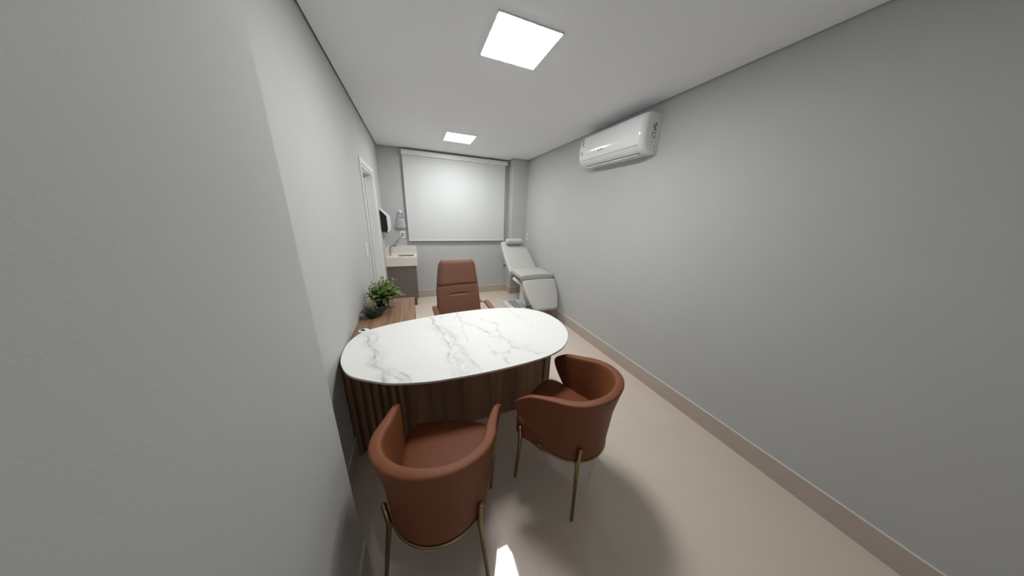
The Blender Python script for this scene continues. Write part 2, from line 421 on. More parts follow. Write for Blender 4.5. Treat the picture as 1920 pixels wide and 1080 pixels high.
BANDS = [([(-0.37, 1.78), (-0.30, 1.55), (-0.25, 1.35), (-0.19, 1.22), (-0.12, 1.16)], 0.04, .55), ([(0.09, 1.8), (0.17, 1.6), (0.18, 1.45), (0.2, 1.3), (0.2, 1.15)], 0.06, .38), ([(0.1, 1.95), (0.28, 1.93)], 0.03, .2), ([(0.5, 1.45), (0.6, 1.3), (0.72, 1.2)], 0.05, .15)]
outline = [(p.x, p.y) for p in catmull([(a, b, 0) for a, b in OUT], 6)]
t = thing('desk', 'oval white marble topped reception desk with dark wood panel base', 'desk', (0.31, 1.55, 0))
# marble slab: inner grid for the veining
cx, cy = 0.31, 1.55
bm = bmesh.new(); col = None
rings = []; NR = 200
per = catmull([(a, b, 0) for a, b in OUT], 32)
ZTOP = 0.76
for k in range(NR + 1):
    s = (k / NR)
    if k == 0: rings.append([bm.verts.new((cx, cy, ZTOP))]); continue
    rings.append([bm.verts.new((cx + (p.x - cx) * s * (1 - 0.0015 * (k == NR)), cy + (p.y - cy) * s * (1 - 0.0015 * (k == NR)), ZTOP)) for p in per])
n = len(per)
for i in range(n): bm.faces.new((rings[0][0], rings[1][i], rings[1][(i + 1) % n])).smooth = True
for a, b in zip(rings[1:], rings[2:]):
    for i in range(n): bm.faces.new((a[i], b[i], b[(i + 1) % n], a[(i + 1) % n])).smooth = True
top = rings[-1]
r1 = [bm.verts.new((p.x, p.y, ZTOP - 0.0015)) for p in per]; r2 = [bm.verts.new((p.x, p.y, ZTOP - 0.012)) for p in per]
for a, b, mi in ((top, r1, 0), (r1, r2, 1)):
    for i in range(n): bm.faces.new((a[i], b[i], b[(i + 1) % n], a[(i + 1) % n])).material_index = mi
f = bm.faces.new(r2[::-1]); f.material_index = 1
bmesh.ops.translate(bm, verts=bm.verts, vec=(-0.31, -1.55, 0))
slab = link('marble_top', bm, [m_marble, m_edge], t)
def seg_d(px, py, a, b):
    vx, vy = b[0] - a[0], b[1] - a[1]; L2 = vx * vx + vy * vy
    k = max(0, min(1, ((px - a[0]) * vx + (py - a[1]) * vy) / L2)) if L2 else 0
    return math.hypot(px - a[0] - k * vx, py - a[1] - k * vy)
attr = slab.data.color_attributes.new('vein', 'FLOAT_COLOR', 'POINT')
basec = Vector(srgb(232, 231, 226)[:3]); greyc = Vector(srgb(165, 161, 157)[:3]); goldc = Vector(srgb(178, 160, 130)[:3]); cloud = Vector(srgb(196, 195, 193)[:3])
segsV = [(a, b, s, k) for P_, s, k in VE for a, b in zip(P_, P_[1:])]
for i, v in enumerate(slab.data.vertices):
    X, Y = v.co.x + 0.31, v.co.y + 1.55
    q = Vector((X * 9, Y * 9, 0)); nx1 = noise.noise(q) * 0.022 + noise.noise(q * 3.1) * 0.009; nx1 += noise.noise(q * 8) * 0.005; ny1 = noise.noise(q + Vector((31, 7, 2))) * 0.022 + noise.noise(q * 8 + Vector((3, 3, 3))) * 0.005 + noise.noise(q * 3.1 + Vector((5, 1, 9))) * 0.009
    px, py = X + nx1, Y + ny1
    c = basec.copy()
    for P_, wd, st in BANDS:
        dmin = min(seg_d(px, py, a, b) for a, b in zip(P_, P_[1:]))
        k = math.exp(-(dmin / wd) ** 2) * st * (0.55 + 1.0 * noise.noise(Vector((X * 26 + nx1 * 60, Y * 12, 3))) + 0.5 * noise.noise(Vector((X * 70, Y * 40, 5)))); c = c.lerp(cloud, max(0, min(1, k * 1.5)))
    for a, b, s, kd in segsV:
        if min(a[0], b[0]) - 0.03 > px or max(a[0], b[0]) + 0.03 < px or min(a[1], b[1]) - 0.03 > py or max(a[1], b[1]) + 0.03 < py: continue
        dd = seg_d(px, py, a, b)
        mod = max(0.22, 0.6 + 1.1 * noise.noise(Vector((X * 17, Y * 17, 8))) + 0.4 * noise.noise(Vector((X * 50, Y * 50, 8))))
        k = 0.75 * math.exp(-(dd / 0.0026) ** 2) * s * mod + 0.3 * s * math.exp(-(dd / 0.012) ** 2) * mod
        if k > 0.01:
            g = noise.noise(Vector((X * 11, Y * 11, 20)))
            tgt = goldc if (kd == 'g' and g > -0.15) else greyc
            c = c.lerp(tgt, max(0, min(0.85, k)))
    attr.data[i].color = (c.x, c.y, c.z, 1)
# wooden base (under the slab)
def D(bm): bmesh.ops.translate(bm, verts=bm.verts, vec=(-0.31, -1.55, 0)); return bm
link('front_panel', D(bx(-0.13, 0.935, 1.517, 1.535, 0.012, 0.748)), m_woodside, t)
link('side_panel', D(bx(0.935, 0.99, 1.502, 1.56, 0.0, 0.748, 0.002, 1)), m_woodside, t)
link('kick_strip', D(bx(-0.13, 0.935, 1.513, 1.517, 0.0, 0.012)), m_chrome, t)
bm = bx(-0.47, -0.13, 1.522, 1.535, 0.0, 0.748)
x = -0.462
while x < -0.135:
    box(bm, x, x + 0.027, 1.49, 1.522, 0.0, 0.748, 0.002, 1); x += 0.0475
link('slatted_panel', D(bm), m_woodside, t)

# ---------------------------------------------------------------- credenza behind the desk
t = thing('credenza', 'long low wooden side cabinet along the left wall behind the desk', 'cabinet', (-0.26, 2.05, 0))
def E_(bm): return rel(bm, t)
link('cabinet_top', E_(bx(XL + 0.001, -0.055, 1.54, 2.575, 0.722, 0.7395, 0.001, 1)), m_woodtop, t)
link('cabinet_body', E_(bx(XL + 0.015, -0.075, 1.545, 2.565, 0.06, 0.722)), m_woodside, t)
for k in range(2):
    y0 = 1.55 + k * 0.508
    dr = link('cabinet_door', E_(bx(-0.075, -0.057, y0, y0 + 0.504, 0.065, 0.718, 0.001, 1)), m_woodside, t)
    link('door_handle', E_(bx(-0.057, -0.045, y0 + (0.47 if k == 0 else 0.02), y0 + (0.482 if k == 0 else 0.032), 0.35, 0.5)), m_steel, dr)
link('plinth', E_(bx(XL + 0.015, -0.1, 1.55, 2.55, 0.0, 0.06)), m_kick, t)
t = thing('cable_grommet', 'small round white cable outlet with a black plug set in the wooden cabinet top', 'cable outlet', (-0.408, 1.885, 0.7395))
bm = bmesh.new(); lathe(bm, [(0, 0.0), (0.034, 0.0), (0.036, 0.002), (0.033, 0.004), (0.0, 0.0045)], 32); link('outlet_ring', bm, m_plastic, t)
bm = bmesh.new(); box(bm, -0.018, 0.004, -0.006, 0.008, 0.0044, 0.011, 0.002, 1); box(bm, -0.004, 0.012, -0.013, -0.003, 0.0044, 0.008, 0.001, 1); link('black_plug', bm, m_black, t)

# ---------------------------------------------------------------- potted plant
t = thing('potted_plant', 'small bushy green plant in a dark green glass pot on the wooden cabinet', 'plant', (-0.325, 2.36, 0.7395))
bm = bmesh.new(); lathe(bm, [(0, 0.0), (0.038, 0.0), (0.05, 0.012), (0.055, 0.05), (0.056, 0.10), (0.053, 0.112), (0.049, 0.11), (0.05, 0.05), (0.04, 0.016), (0, 0.014)], 36); link('pot', bm, m_gglass, t)
bm = bmesh.new(); lathe(bm, [(0, 0.016), (0.038, 0.018), (0.047, 0.05), (0.047, 0.088), (0, 0.092)], 24); link('soil', bm, m_soil, t)
bm = bmesh.new(); bs = bmesh.new()
def leaf(bm, p, d, up, L, W):
    d = d.normalized(); s = d.cross(up); s = s.normalized() if s.length > 1e-3 else Vector((1, 0, 0)); u = s.cross(d)
    a = bm.verts.new(p); tip = bm.verts.new(p + d * L - u * L * 0.12)
    l1 = bm.verts.new(p + d * L * .3 + s * W + u * W * .3); r1 = bm.verts.new(p + d * L * .3 - s * W + u * W * .3)
    l2 = bm.verts.new(p + d * L * .7 + s * W * .85 + u * W * .25); r2 = bm.verts.new(p + d * L * .7 - s * W * .85 + u * W * .25)
    c1 = bm.verts.new(p + d * L * .3); c2 = bm.verts.new(p + d * L * .7)
    for f in ((a, c1, l1), (a, r1, c1), (c1, c2, l2, l1), (c1, r1, r2, c2), (c2, tip, l2), (c2, r2, tip)): bm.faces.new(f)
for k in range(110):
    az = R.uniform(0, 2 * PI); el = R.uniform(-0.25, 1.45); L = R.uniform(0.11, 0.20) * (0.95 if el < 1.1 else 1.1)
    if math.cos(az) < -0.2: L *= 0.8
    d0 = Vector((math.cos(az) * math.cos(el), math.sin(az) * math.cos(el), math.sin(el)))
    p = Vector((math.cos(az) * 0.02, math.sin(az) * 0.02, 0.09)); pts = [p.copy()]
    d1 = (d0 + Vector((0, 0, 0.6))).normalized(); N = 12
    for i in range(N):
        d1 = (d1 * 0.86 + d0 * 0.16 + Vector((R.uniform(-.12, .12), R.uniform(-.12, .12), -0.02))).normalized()
        p = p + d1 * L / N
        if p.x < -0.135: p.x = -0.135
        pts.append(p.copy())
        if i > 1:
            for sgn in (-1, 1):
                side = d1.cross(Vector((0, 0, 1))); side = side.normalized() if side.length > .01 else Vector((1, 0, 0))
                dd = side * sgn + d1 * 0.2 + Vector((R.uniform(-.9, .9), R.uniform(-.9, .9), R.uniform(-.5, .7)))
                ll = R.uniform(0.011, 0.019)
                q = p.copy(); q.x = max(q.x, -0.122)
                leaf(bm, q, dd, Vector((R.uniform(-.3, .3), R.uniform(-.3, .3), 1)), ll if q.x > -0.115 else ll * 0.6, ll * 0.62)
    tube(bs, pts, 0.0013, 5)
link('foliage', bm, m_leaf, t); link('stems', bs, m_stem, t)

# leaf shaped glass bowl
t = thing('leaf_bowl', 'dark green glass bowl with a scalloped leaf rim on the wooden cabinet', 'bowl', (-0.37, 2.13, 0.7395), math.radians(28))
bm = bmesh.new(); rows = []
NA2 = 96
for (s, z, rip) in ((0.02, 0.0, 0), (0.5, 0.0, 0), (0.62, 0.008, 0), (0.78, 0.035, 0.02), (0.92, 0.055, 0.07), (1.06, 0.064, 0.12), (1.05, 0.067, 0.12), (0.9, 0.058, 0.06), (0.74, 0.036, 0.02), (0.56, 0.010, 0), (0.02, 0.006, 0)):
    row = []
    for k in range(NA2):
        a = 2 * PI * k / NA2; rp = 1 + rip * math.sin(11 * a)
        row.append((0.09 * s * rp * math.cos(a) * (1 + 0.12 * math.cos(a)), 0.055 * s * rp * math.sin(a), z + rip * 0.06 * math.cos(11 * a)))
    rows.append(row)
V = grid(bm, rows, closed_v=True); bm.faces.new(V[0]); bm.faces.new(V[-1][::-1]); bmesh.ops.recalc_face_normals(bm, faces=bm.faces)
link('bowl_body', bm, m_gglass, t, smooth=True)

# ---------------------------------------------------------------- sink unit
t = thing('sink_cabinet', 'narrow taupe cabinet with a thick cream stone sink top in the back left corner', 'sink', (-0.24, 4.5, 0))
cb = link('cabinet_body', rel(bx(XL + 0.001, -0.022, 4.315, YB - 0.014, 0.135, 0.72), t), m_taupe, t)
link('cabinet_door', rel(bx(XL + 0.004, -0.024, 4.297, 4.315, 0.137, 0.717, 0.001, 1), t), m_taupe, t)
link('plinth', rel(bx(XL + 0.02, -0.05, 4.33, YB - 0.014, 0.0, 0.135), t), m_kick, t)
bm = bmesh.new(); y0, y1, x0, x1, zt, zb = 4.28, YB - 0.001, XL + 0.002, 0.005, 0.868, 0.722
hx0, hx1, hy0, hy1 = -0.30, -0.05, 4.40, 4.60
box(bm, x0, x1, y0, hy0, zb, zt); box(bm, x0, x1, hy1, y1, zb, zt); box(bm, x0, hx0, hy0, hy1, zb, zt); box(bm, hx1, x1, hy0, hy1, zb, zt)
box(bm, hx0, hx1, hy0, hy1, zb, zb + 0.02)
link('stone_countertop', rel(bm, t), m_stonec, t)
bm = bmesh.new(); box(bm, x0, x1, y1 - 0.018, y1, zt, 1.008); box(bm, x0, x0 + 0.018, y0 + 0.03, y1 - 0.018, zt, 0.985)
link('backsplash', rel(bm, t), m_stonec, t)
bm = bmesh.new(); box(bm, hx0 + 0.02, hx1 - 0.005, hy0 + 0.1, hy0 + 0.11, zb + 0.03, zt - 0.004)
link('drain_cover', rel(bm, t), m_steel, t)
# faucet
fo = Vector((-0.413, 4.52, 0.868)) - t.location
bm = bmesh.new(); lathe(bm, [(0, 0), (0.022, 0), (0.022, 0.006), (0.011, 0.012), (0.011, 0.03), (0, 0.03)], 20)
tube(bm, catmull([(0, 0, 0.0), (0, 0, 0.07), (0, 0.0, 0.12), (0.02, -0.003, 0.15), (0.055, -0.008, 0.165), (0.085, -0.012, 0.172)], 6, closed=False), 0.0085, 12)
bmesh.ops.translate(bm, verts=bm.verts, vec=fo); fc = link('faucet', bm, m_steel, t)
bm = bmesh.new(); tube(bm, [(0.075, -0.012, 0.188), (0.1, -0.012, 0.15)], 0.010, 12); bmesh.ops.translate(bm, verts=bm.verts, vec=fo); link('nozzle', bm, m_steel, fc)
t = thing('wall_socket', 'white double wall socket on the back wall above the sink', 'socket', (-0.207, YB, 1.2))
link('cover_plate', bx(-0.038, 0.038, -0.009, 0, -0.058, 0.058, 0.003), m_plastic, t)
bm = bmesh.new(); box(bm, -0.02, 0.02, -0.011, -0.009, 0.006, 0.026, 0.001, 1); box(bm, -0.02, 0.02, -0.011, -0.009, -0.03, -0.006, 0.001, 1); link('socket_insert', bm, m_steel, t)
bm = bmesh.new(); tube(bm, catmull([(-0.225, 4.728, 1.178), (-0.25, 4.70, 1.15), (-0.285, 4.66, 1.11), (-0.32, 4.61, 1.082), (-0.338, 4.59, 1.072)], 6, closed=False), 0.0058, 8)
tag(link('power_cord', bm, m_steel), 'thin grey cord running from the wall socket down to the faucet', 'cord')
# towel dispenser on left wall
t = thing('towel_dispenser', 'white paper towel dispenser with a black side on the left wall above the sink', 'dispenser', (XL, 4.36, 1.28))
pr = [(0.0, 0.0), (0.10, 0.0), (0.118, 0.03), (0.115, 0.24), (0.0, 0.345)]
def ext(bm, pts, y0, y1):
    a = [bm.verts.new((p[0], y0, p[1])) for p in pts]; b = [bm.verts.new((p[0], y1, p[1])) for p in pts]; n = len(a)
    bm.faces.new(a); bm.faces.new(b[::-1])
    for i in range(n): bm.faces.new((a[i], b[i], b[(i + 1) % n], a[(i + 1) % n]))
    bmesh.ops.recalc_face_normals(bm, faces=bm.faces); return bm
bm = ext(bmesh.new(), [(0, 0), (0.075, 0), (0.09, 0.03), (0.088, 0.235), (0, 0.33)], -0.136, 0.13); link('black_core', bm, m_black, t)
sh = [(0.0, 0.345), (0.102, 0.245), (0.12, 0.2), (0.122, 0.05), (0.108, 0.008), (0.09, -0.002), (0.075, 0.0), (0.09, 0.03), (0.088, 0.235), (0.0, 0.33)]
bm = ext(bmesh.new(), sh, -0.142, 0.14)
bmesh.ops.bevel(bm, geom=[e for e in bm.edges], offset=0.003, segments=2, affect='EDGES', profile=0.5)
link('front_cover', bm, m_plastic, t)
bm = bmesh.new(); box(bm, 0.03, 0.075, -0.02, 0.08, -0.025, 0.0, 0.004); link('towel_slot', bm, m_steel, t)
# paper notice
t = thing('notice_sheet', 'curved printed paper sheet on the back wall beside the blind', 'notice', (-0.225, YB, 1.31))
bm = bmesh.new(); rows = []; ink = bmesh.new()
def sheet(u, v, off=0.0):   # u -1..1, v 0..1
    hw = 0.098 * (1 - v) + 0.045 * v; bulge = (0.045 - 0.02 * v) * (1 - u * u * 0.8)
    return (u * hw + 0.012 * v, -0.003 - bulge - off, v * 0.262)
for i in range(13): rows.append([sheet(-1 + 2 * j / 14, i / 12) for j in range(15)])
grid(bm, rows); bmesh.ops.solidify(bm, geom=list(bm.faces), thickness=0.0006)
link('paper', bm, m_paper, t, smooth=True)
rr = random.Random(5)
def inkbar(u0, u1, v0, v1):
    N = 5; lo = [ink.verts.new(sheet(u0 + (u1 - u0) * k / N, v0, 0.0012)) for k in range(N + 1)]; hi = [ink.verts.new(sheet(u0 + (u1 - u0) * k / N, v1, 0.0012)) for k in range(N + 1)]
    for k in range(N): ink.faces.new((lo[k], lo[k + 1], hi[k + 1], hi[k]))
inkbar(0.4, 0.75, 0.78, 0.90); inkbar(-0.1, 0.9, 0.67, 0.73); inkbar(-0.6, -0.2, 0.68, 0.71); inkbar(-0.4, 0.3, 0.83, 0.845)
v = 0.62
while v > 0.08:
    u = -0.8
    while u < 0.75:
        l = rr.uniform(0.05, 0.35)
        if rr.random() < 0.7: inkbar(u, min(u + l, 0.8), v, v + 0.005)
        u += l + 0.06
    v -= 0.055
for u0 in (-0.5, 0.0, 0.5): inkbar(u0 - 0.01, u0 + 0.01, 0.15, 0.38)
inkbar(-0.5, 0.5, 0.37, 0.38); inkbar(-0.5, 0.5, 0.15, 0.158)
link('printed_text', ink, m_ink2, t)
bm = bmesh.new(); bmesh.ops.create_uvsphere(bm, u_segments=20, v_segments=12, radius=0.03)
bmesh.ops.scale(bm, verts=bm.verts, vec=(1, 0.9, 0.8)); bmesh.ops.translate(bm, verts=bm.verts, vec=(0.012, -0.0275, 0.272)); link('round_holder', bm, m_plastic, t, smooth=True)
# light switch, right wall socket
t = thing('light_switch', 'white three button light switch on the left wall beside the door', 'switch', (XL, 2.80, 1.21))
link('switch_plate', bx(0, 0.009, -0.04, 0.04, -0.062, 0.062, 0.003), m_plastic, t)
for k in (-1, 0, 1): link('switch_button', bx(0.009, 0.0125, -0.012, 0.012, k * 0.028 - 0.011, k * 0.028 + 0.011, 0.001, 1), m_white, t)
t = thing('wall_socket', 'white socket on the right wall next to the corner column', 'socket', (XR, 4.40, 1.2))
link('cover_plate', bx(-0.009, 0, -0.036, 0.036, -0.058, 0.058, 0.003), m_plastic, t)
link('socket_insert', bx(-0.0115, -0.009, -0.012, 0.012, -0.014, 0.012, 0.001, 1), m_black, t)

# ---------------------------------------------------------------- examination chair
t = thing('examination_chair', 'grey padded reclining examination chair against the right wall', 'examination chair', (1.77, 3.55, 0))
def slab3(bm, sections, rnd=0.03, crown=0.012):
    """sections: (left x, right x, y, z, nx_y, nx_z, thick): loft of rounded rectangles; normal (ny,nz)"""
    rows = []
    for (xl, xr, y, z, ny, nz, th) in sections:
        cxx = (xl + xr) / 2; hw = (xr - xl) / 2; row = []
        m = 10
        pts = []
        r = min(rnd, th / 2 - 0.001, hw - 0.001)
        for (sx, sy) in ((1, 1), (-1, 1), (-1, -1), (1, -1)):
            base = {(1, 1): 0, (-1, 1): PI / 2, (-1, -1): PI, (1, -1): 3 * PI / 2}[(sx, sy)]
            for k in range(6):
                a = base + PI / 2 * k / 5
                pts.append((sx * (hw - r) + r * math.cos(a), sy * (th / 2 - r) + r * math.sin(a)))
            if sy == 1 and sx == 1:
                for q in (0.6, 0.2, -0.2, -0.6): pts.append((q * (hw - r), th / 2 + crown * (1 - q * q)))
            if sy == -1 and sx == -1:
                for q in (-0.6, -0.2, 0.2, 0.6): pts.append((q * (hw - r), -th / 2))
        for (px, pz) in pts: row.append((cxx + px, y + ny * pz, z + nz * pz))
        rows.append(row)
    V = grid(bm, rows, closed_v=True); bm.faces.new(V[0]); bm.faces.new(V[-1][::-1]); bmesh.ops.recalc_face_normals(bm, faces=bm.faces); return bm
def cushion(name, A, B, wa, wb, cxa, cxb, th, parent, mid=None, m=None, edge=0.024):
    """A,B: (y,z) of the top surface centre line ends."""
    dy, dz = B[0] - A[0], B[1] - A[1]; L = math.hypot(dy, dz); ty, tz = dy / L, dz / L
    ny, nz = -tz, ty
    if nz < 0: ny, nz = -ny, -nz
    secs = []
    ks = [0, 0.004, 0.016, 0.035, 0.06] ; N = 10
    ss = [k * 0.5 / L * 1.2 for k in ks] + [0.09 / L + (1 - 0.18 / L) * k / N for k in range(N + 1)] + [1 - k * 0.5 / L * 1.2 for k in reversed(ks)]
    ss = sorted(min(max(s, 0), 1) for s in ss)
    for s in ss:
        e = min(s, 1 - s) * L
        k = 1 - math.sqrt(max(0, 1 - (1 - min(e / edge, 1)) ** 2)) if e < edge else 0
        hw = (wa + (wb - wa) * s + (mid or 0) * 4 * s * (1 - s)) - 2 * edge * k * 0.9; cc = cxa + (cxb - cxa) * s
        tt = th - 2 * edge * 0.75 * k
        y = A[0] + dy * s - ny * th / 2; z = A[1] + dz * s - nz * th / 2
        secs.append((cc - hw / 2, cc + hw / 2, y, z, ny, nz, max(tt, 0.012)))
    bm = slab3(bmesh.new(), secs)
    o = link(name, rel(bm, parent), m or m_greyvinyl, parent); auto(o, 60); return o
cushion('backrest', (3.71, 0.665), (4.28, 1.125), 0.54, 0.45, 1.74, 1.71, 0.10, t, mid=0.03)
cushion('seat', (3.28, 0.71), (3.70, 0.725), 0.575, 0.585, 1.775, 1.765, 0.085, t)
cushion('leg_rest', (3.245, 0.645), (2.905, 0.265), 0.565, 0.37, 1.78, 1.765, 0.075, t, mid=0.07)
bm = bmesh.new()
hp = []
for k in range(41):
    s = -1 + 2 * k / 40; hp.append((0.05 * math.sqrt(max(0, 1 - abs(s) ** 14)) + 0.004, s))
pts = [(1.705 + 0.165 * s, 4.175, 1.128) for r, s in hp]
tube(bm, pts, [r for r, s in hp], 24)
hd = link('headrest_roll', rel(bm, t), m_greyvinyl, t, smooth=True)
# frame, column, base
bm = bmesh.new(); box(bm, 1.60, 1.92, 3.36, 3.74, 0.57, 0.61, 0.004)
tube(bm, [(1.60, 3.72, 0.62), (1.59, 4.15, 0.93)], 0.014); tube(bm, [(1.90, 3.72, 0.62), (1.87, 4.15, 0.93)], 0.014)
tube(bm, [(1.62, 3.36, 0.58), (1.63, 3.06, 0.32)], 0.012); tube(bm, [(1.91, 3.36, 0.58), (1.89, 3.06, 0.32)], 0.012)
link('support_frame', rel(bm, t), m_steel, t)
bm = bmesh.new(); box(bm, 1.66, 1.86, 3.47, 3.73, 0.10, 0.57, 0.02); link('lift_column', rel(bm, t), m_plastic, t)
bs = link('base', rel(bx(1.41, 1.95, 3.42, 3.93, 0.0, 0.075, 0.012), t), m_plastic, t)
link('tread_plate', rel(bx(1.49, 1.65, 3.50, 3.88, 0.0752, 0.082, 0.002, 1), t), m_plate, bs)
bm = bmesh.new(); tube(bm, [(1.50, 3.62, 0.575), (1.60, 3.42, 0.50)], 0.032, 20); tube(bm, [(1.60, 3.42, 0.50), (1.615, 3.39, 0.488)], 0.038, 20)
link('lift_motor', rel(bm, t), m_plastic, t)
bm = bmesh.new(); tube(bm, [(1.60, 3.95, 0.74), (1.455, 3.95, 0.74), (1.44, 3.95, 0.76)], 0.006, 8); link('adjust_lever', rel(bm, t), m_chrome, t)
bm = bmesh.new(); lathe(bm, [(0, -0.016), (0.014, -0.012), (0.018, 0), (0.014, 0.012), (0, 0.016)], 16, (1.44, 3.95, 0.735)); link('lever_knob', rel(bm, t), m_black, t)
bm = bmesh.new(); tube(bm, [(1.60, 3.6, 0.59), (1.44, 3.68, 0.63), (1.435, 3.60, 0.60)], 0.009, 8); link('side_lever', rel(bm, t), m_chrome, t)
bm = bmesh.new(); tube(bm, catmull([(1.66, 3.5, 0.5), (1.60, 3.4, 0.36), (1.63, 3.36, 0.2), (1.68, 3.45, 0.09)], 6, closed=False), 0.005, 8); link('cable', rel(bm, t), m_steel, t)

# ---------------------------------------------------------------- tub armchairs
def shell_path(s):
    """s signed arc length from the back centre (centreline) -> (x, y), unit outward normal"""
    rx, ry, yc = 0.217, 0.217, -0.035
    sg = 1 if s >= 0 else -1; s = abs(s); N = 90; acc = 0; px, py = 0.0, yc - ry
    a = 0
    for k in range(1, N + 1):
        a = PI / 2 * k / N; x, y = rx * math.sin(a), yc - ry * math.cos(a); dl = math.hypot(x - px, y - py)
        if acc + dl >= s:
            k2 = (s - acc) / dl; x = px + (x - px) * k2; y = py + (y - py) * k2
            nx_, ny_ = x / rx ** 2, (y - yc) / ry ** 2; l = math.hypot(nx_, ny_) or 1
            return sg * x, y, sg * nx_ / l, ny_ / l
        acc += dl; px, py = x, y
    e = s - acc
    return sg * (rx + 0.16 * e + 0.25 * e * e), yc + e * 0.985, sg * 1.0, 0.0
def make_tub(label, loc, rz):
    t = thing('tub_armchair', label, 'chair', loc, rz, 'brown leather tub chairs in front of the desk')
    bm = bmesh.new(); NU, NV = 48, 14; rows = []
    SB = 0.35
    for j in range(NV + 1):
        v = j / NV
        zf = 0.345 + 0.36 * v
        send = SB + 0.06 + 0.172 * math.sin(min(1, max(0, (v - 0.02) / 0.8)) * PI / 2) ** 1.6
        if v > 0.72: send -= 0.10 * ((v - 0.72) / 0.28) ** 2.0
        row = []
        for i in range(NU + 1):
            u = -1 + 2 * i / NU
            x, y, nx_, ny_ = shell_path(u * send)
            ss = abs(u * send)
            ztop = 0.778 - 0.09 * min(1, ss / 0.5) ** 1.5
            z = 0.36 + (ztop - 0.36) * v
            fl = -0.022 * (1 - v) + 0.021 * max(0, v - 0.55) ** 1.3 / 0.35 * (1 if ss < 0.22 else max(0, 1 - (ss - 0.22) / 0.26))
            row.append((x + nx_ * fl, y + ny_ * fl, z))
        rows.append(row)
    grid(bm, rows); bmesh.ops.recalc_face_normals(bm, faces=bm.faces)
    o = link('shell', bm, m_leath, t, smooth=True)
    md = o.modifiers.new('s', 'SOLIDIFY'); md.thickness = 0.046; md.edge_crease_outer = 0.45; md.offset = 0.0; md.use_even_offset = True
    vg = o.vertex_groups.new(name='taper')
    for vx in o.data.vertices:
        yy = vx.co.y; vg.add([vx.index], 1.0 if yy < -0.04 else max(0.5, 1 - (yy + 0.04) / 0.22 * 0.5), 'REPLACE')
    md.vertex_group = 'taper'
    sb = o.modifiers.new('b', 'SUBSURF'); sb.levels = 2; sb.render_levels = 2
    modbake(o)
    for p in o.data.polygons: p.use_smooth = True
    # seat cushion: rounded D
    ol = []
    for k in range(25):
        a = PI + PI * k / 24; ol.append((0.198 * math.cos(a), -0.035 + 0.185 * math.sin(a)))
    ol += [(0.212, 0.05), (0.226, 0.12), (0.228, 0.17), (0.205, 0.212), (0.15, 0.232), (0.07, 0.24), (0, 0.242), (-0.07, 0.24), (-0.15, 0.232), (-0.205, 0.212), (-0.228, 0.17), (-0.226, 0.12), (-0.212, 0.05)]
    P2 = [(p.x, p.y) for p in catmull([(a, b, 0) for a, b in ol], 3)]
    bm = bmesh.new(); rows = []
    for z, s, dome in ((0.352, 0.93, 0), (0.352, 0.985, 0), (0.362, 1.0, 0), (0.44, 1.0, 0), (0.462, 0.985, 0), (0.474, 0.94, 0), (0.481, 0.82, 0), (0.485, 0.6, 0), (0.487, 0.3, 0), (0.4875, 0.02, 0)):
        rows.append([(x * s, 0.02 + (y - 0.02) * s, z) for x, y in P2])
    V = grid(bm, rows, closed_v=True); bm.faces.new(V[0]); bm.faces.new(V[-1]); bmesh.ops.recalc_face_normals(bm, faces=bm.faces)
    link('seat', bm, m_leath, t, smooth=True)
    # brass ring under the shell
    bm = bmesh.new(); pts = []
    for i in range(41):
        u = -1 + 2 * i / 40; x, y, nx_, ny_ = shell_path(u * 0.40); pts.append((x + nx_ * 0.001, y + ny_ * 0.001, 0.353))
    pts = pts + [(0.205, 0.17, 0.353), (0.17, 0.215, 0.353), (0.0, 0.225, 0.353), (-0.17, 0.215, 0.353), (-0.205, 0.17, 0.353)]
    pts.append(pts[0]); tube(bm, pts, 0.0062, 10, cap=False); link('base_ring', bm, m_brass, t)
    link('underframe', bx(-0.15, 0.15, -0.14, 0.16, 0.345, 0.362, 0.004), m_black, t)
    for (tx, ty, fx_, fy_) in ((0.196, -0.172, 0.23, -0.19), (-0.196, -0.172, -0.23, -0.19), (0.24, 0.165, 0.222, 0.19), (-0.24, 0.165, -0.222, 0.19)):
        bm = bmesh.new(); k = 0.97 if ty < 0 else 0.985; tz = 0.452 if ty < 0 else 0.425
        tube(bm, [(tx, ty, tz), (tx * k, ty * k, 0.352), (tx * k, ty * k, 0.338), (fx_, fy_, 0.0)], [0.0105, 0.0115, 0.0115, 0.0085], 14)
        l = link('leg', bm, m_brass, t)
        bm = bmesh.new(); bmesh.ops.create_uvsphere(bm, u_segments=14, v_segments=8, radius=0.0125); bmesh.ops.translate(bm, verts=bm.verts, vec=(tx, ty, tz + 0.003))
        link('leg_knob', bm, m_brass, l, smooth=True)
    return t
c1 = make_tub('brown leather tub armchair with brass legs, the nearer one at the left', (0.042, 0.893, 0), -math.radians(19.5))
link('name_tag', bx(-0.02, 0.02, -0.256, -0.252, 0.336, 0.351), m_label, c1)
c2 = make_tub('brown leather tub armchair with brass legs, at the right corner of the desk', (0.77, 0.972, 0), math.radians(34))

# ---------------------------------------------------------------- office chair
t = thing('office_chair', 'high backed brown leather office chair behind the desk', 'chair', (0.385, 2.36, 0), math.radians(4))
